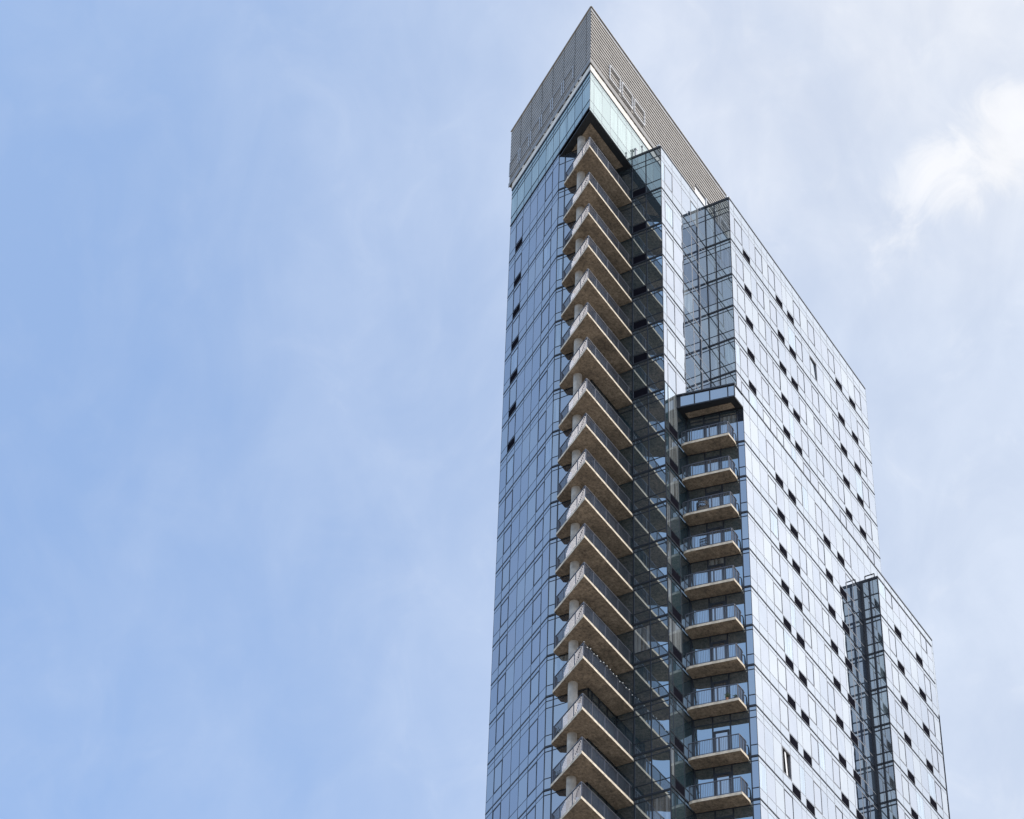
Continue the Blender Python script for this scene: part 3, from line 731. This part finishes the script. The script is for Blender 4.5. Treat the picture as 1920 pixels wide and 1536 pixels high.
# covered grill behind the rail, third corner balcony
gr = empty('covered_grill'); mb = MB()
mb.prism([(-.3, -.2), (.3, -.2), (.3, .2), (-.3, .2)], .12, .86); i0 = len(mb.v)
mb.hexa([(-.3, -.2, .86), (.3, -.2, .86), (.3, .2, .86), (-.3, .2, .86), (-.2, -.1, 1.08), (.2, -.1, 1.08), (.2, .1, 1.08), (-.2, .1, 1.08)]); mb.build('cover', M_cover, gr)
for x, y in ((-.25, -.15), (.25, -.15), (.25, .15), (-.25, .15)): mb = MB(); mb.bar((x, y, 0), (x, y, .12), .05, .05); mb.build('wheel', M_cover, gr)
put(gr, 2.33, 2.72, FL[2]-.10, 'black covered grill at the left end of the third corner balcony from the top', 'grill', rz=.97)
def planter(i, lab):
    e = empty('planter_box'); mb = MB(); mb.prism([(-.14, -.14), (.14, -.14), (.14, .14), (-.14, .14)], 0, .4); mb.build('box', M_cover, e)
    mb = MB(); r = random.Random(i)
    for k in range(90):
        c = Vector((r.uniform(-.16, .16), r.uniform(-.16, .16), .4+r.uniform(0, .28))); d = Vector((r.uniform(-1, 1), r.uniform(-1, 1), r.uniform(0, 1))).normalized(); s_ = d.cross(Vector((0, .3, 1))).normalized()*.02
        mb.quad([c, c+d*.05+s_, c+d*.1, c+d*.05-s_])
    mb.build('foliage', M_leaf, e); put(e, 2.33, 2.82, FL[i]-.10, lab, 'planter')
planter(15, 'dark planter box at the left end of the corner balcony directly below the string lights')
planter(16, 'dark planter box at the left end of the second corner balcony below the string lights')
# string of bulbs on one corner balcony
sl = empty('string_lights'); mb = MB(); r = random.Random(5); bulbs = MB(); run = []
L1 = [onA(2.2), (.16, .06)]; segs = [((1.5, 2.0), (.17, .08)), ((.17, .08), (6.0, .08))]
for p, q in segs:
    n_ = max(3, int((Vector(q)-Vector(p)).length/.38)); prev = None
    for k in range(n_+1):
        c = Vector(p).lerp(Vector(q), k/n_); z = 1.07-(.0 if k % 3 else .0)-(r.uniform(0, .16) if k % 2 else 0)
        c3 = Vector((c.x, c.y-.04, z))
        if prev is not None: mb.bar(prev, c3, .012, .012)
        prev = c3; s_ = .024
        bulbs.hexa([c3+Vector(v)*s_ for v in ((-1, -1, -1.3), (1, -1, -1.3), (1, 1, -1.3), (-1, 1, -1.3), (-1, -1, 1), (1, -1, 1), (1, 1, 1), (-1, 1, 1))])
mb.build('wire', M_cover, sl); bulbs.build('bulbs', simple('bulb_glass', (.85, .85, .82), .15, 0, .02), sl)
put(sl, 0, 0, FL[14]-.10, 'string of small white bulbs wound along the railing of one corner balcony', 'string lights')

# ------------------------------------------------------------------ ground
def plane(name, x0, x1, y0, y1, z, M):
    mb = MB(); mb.quad([(x0, y0, z), (x1, y0, z), (x1, y1, z), (x0, y1, z)]); o = mb.build(name, M); o['kind'] = 'structure'; return o
plane('ground', -3000, 3000, -3000, 3000, 0, simple('ground_earth', (.24, .21, .17), .95, 0, .25, .05))
plane('road', -400, 400, -12, 6, .004, simple('asphalt', (.05, .05, .052), .9, 0, .2, .8))
mb = MB(); mb.box(-400, 400, 6.3, 26, 0.0, .14); o = mb.build('pavement', simple('paving', (.34, .32, .29), .85, 0, .15, .6)); o['kind'] = 'structure'
mb = MB(); mb.box(-400, 400, 6.02, 6.28, 0.0, .15); o = mb.build('kerb', simple('kerbstone', (.4, .39, .37), .8, 0, .1, 2)); o['kind'] = 'structure'
for x in range(-60, 61, 6):
    pass
mb = MB()
for x in range(-60, 61, 6): mb.quad([(x, -3.07, .008), (x+3, -3.07, .008), (x+3, -2.93, .008), (x, -2.93, .008)])
o = mb.build('road_marking', M_white); o['kind'] = 'structure'
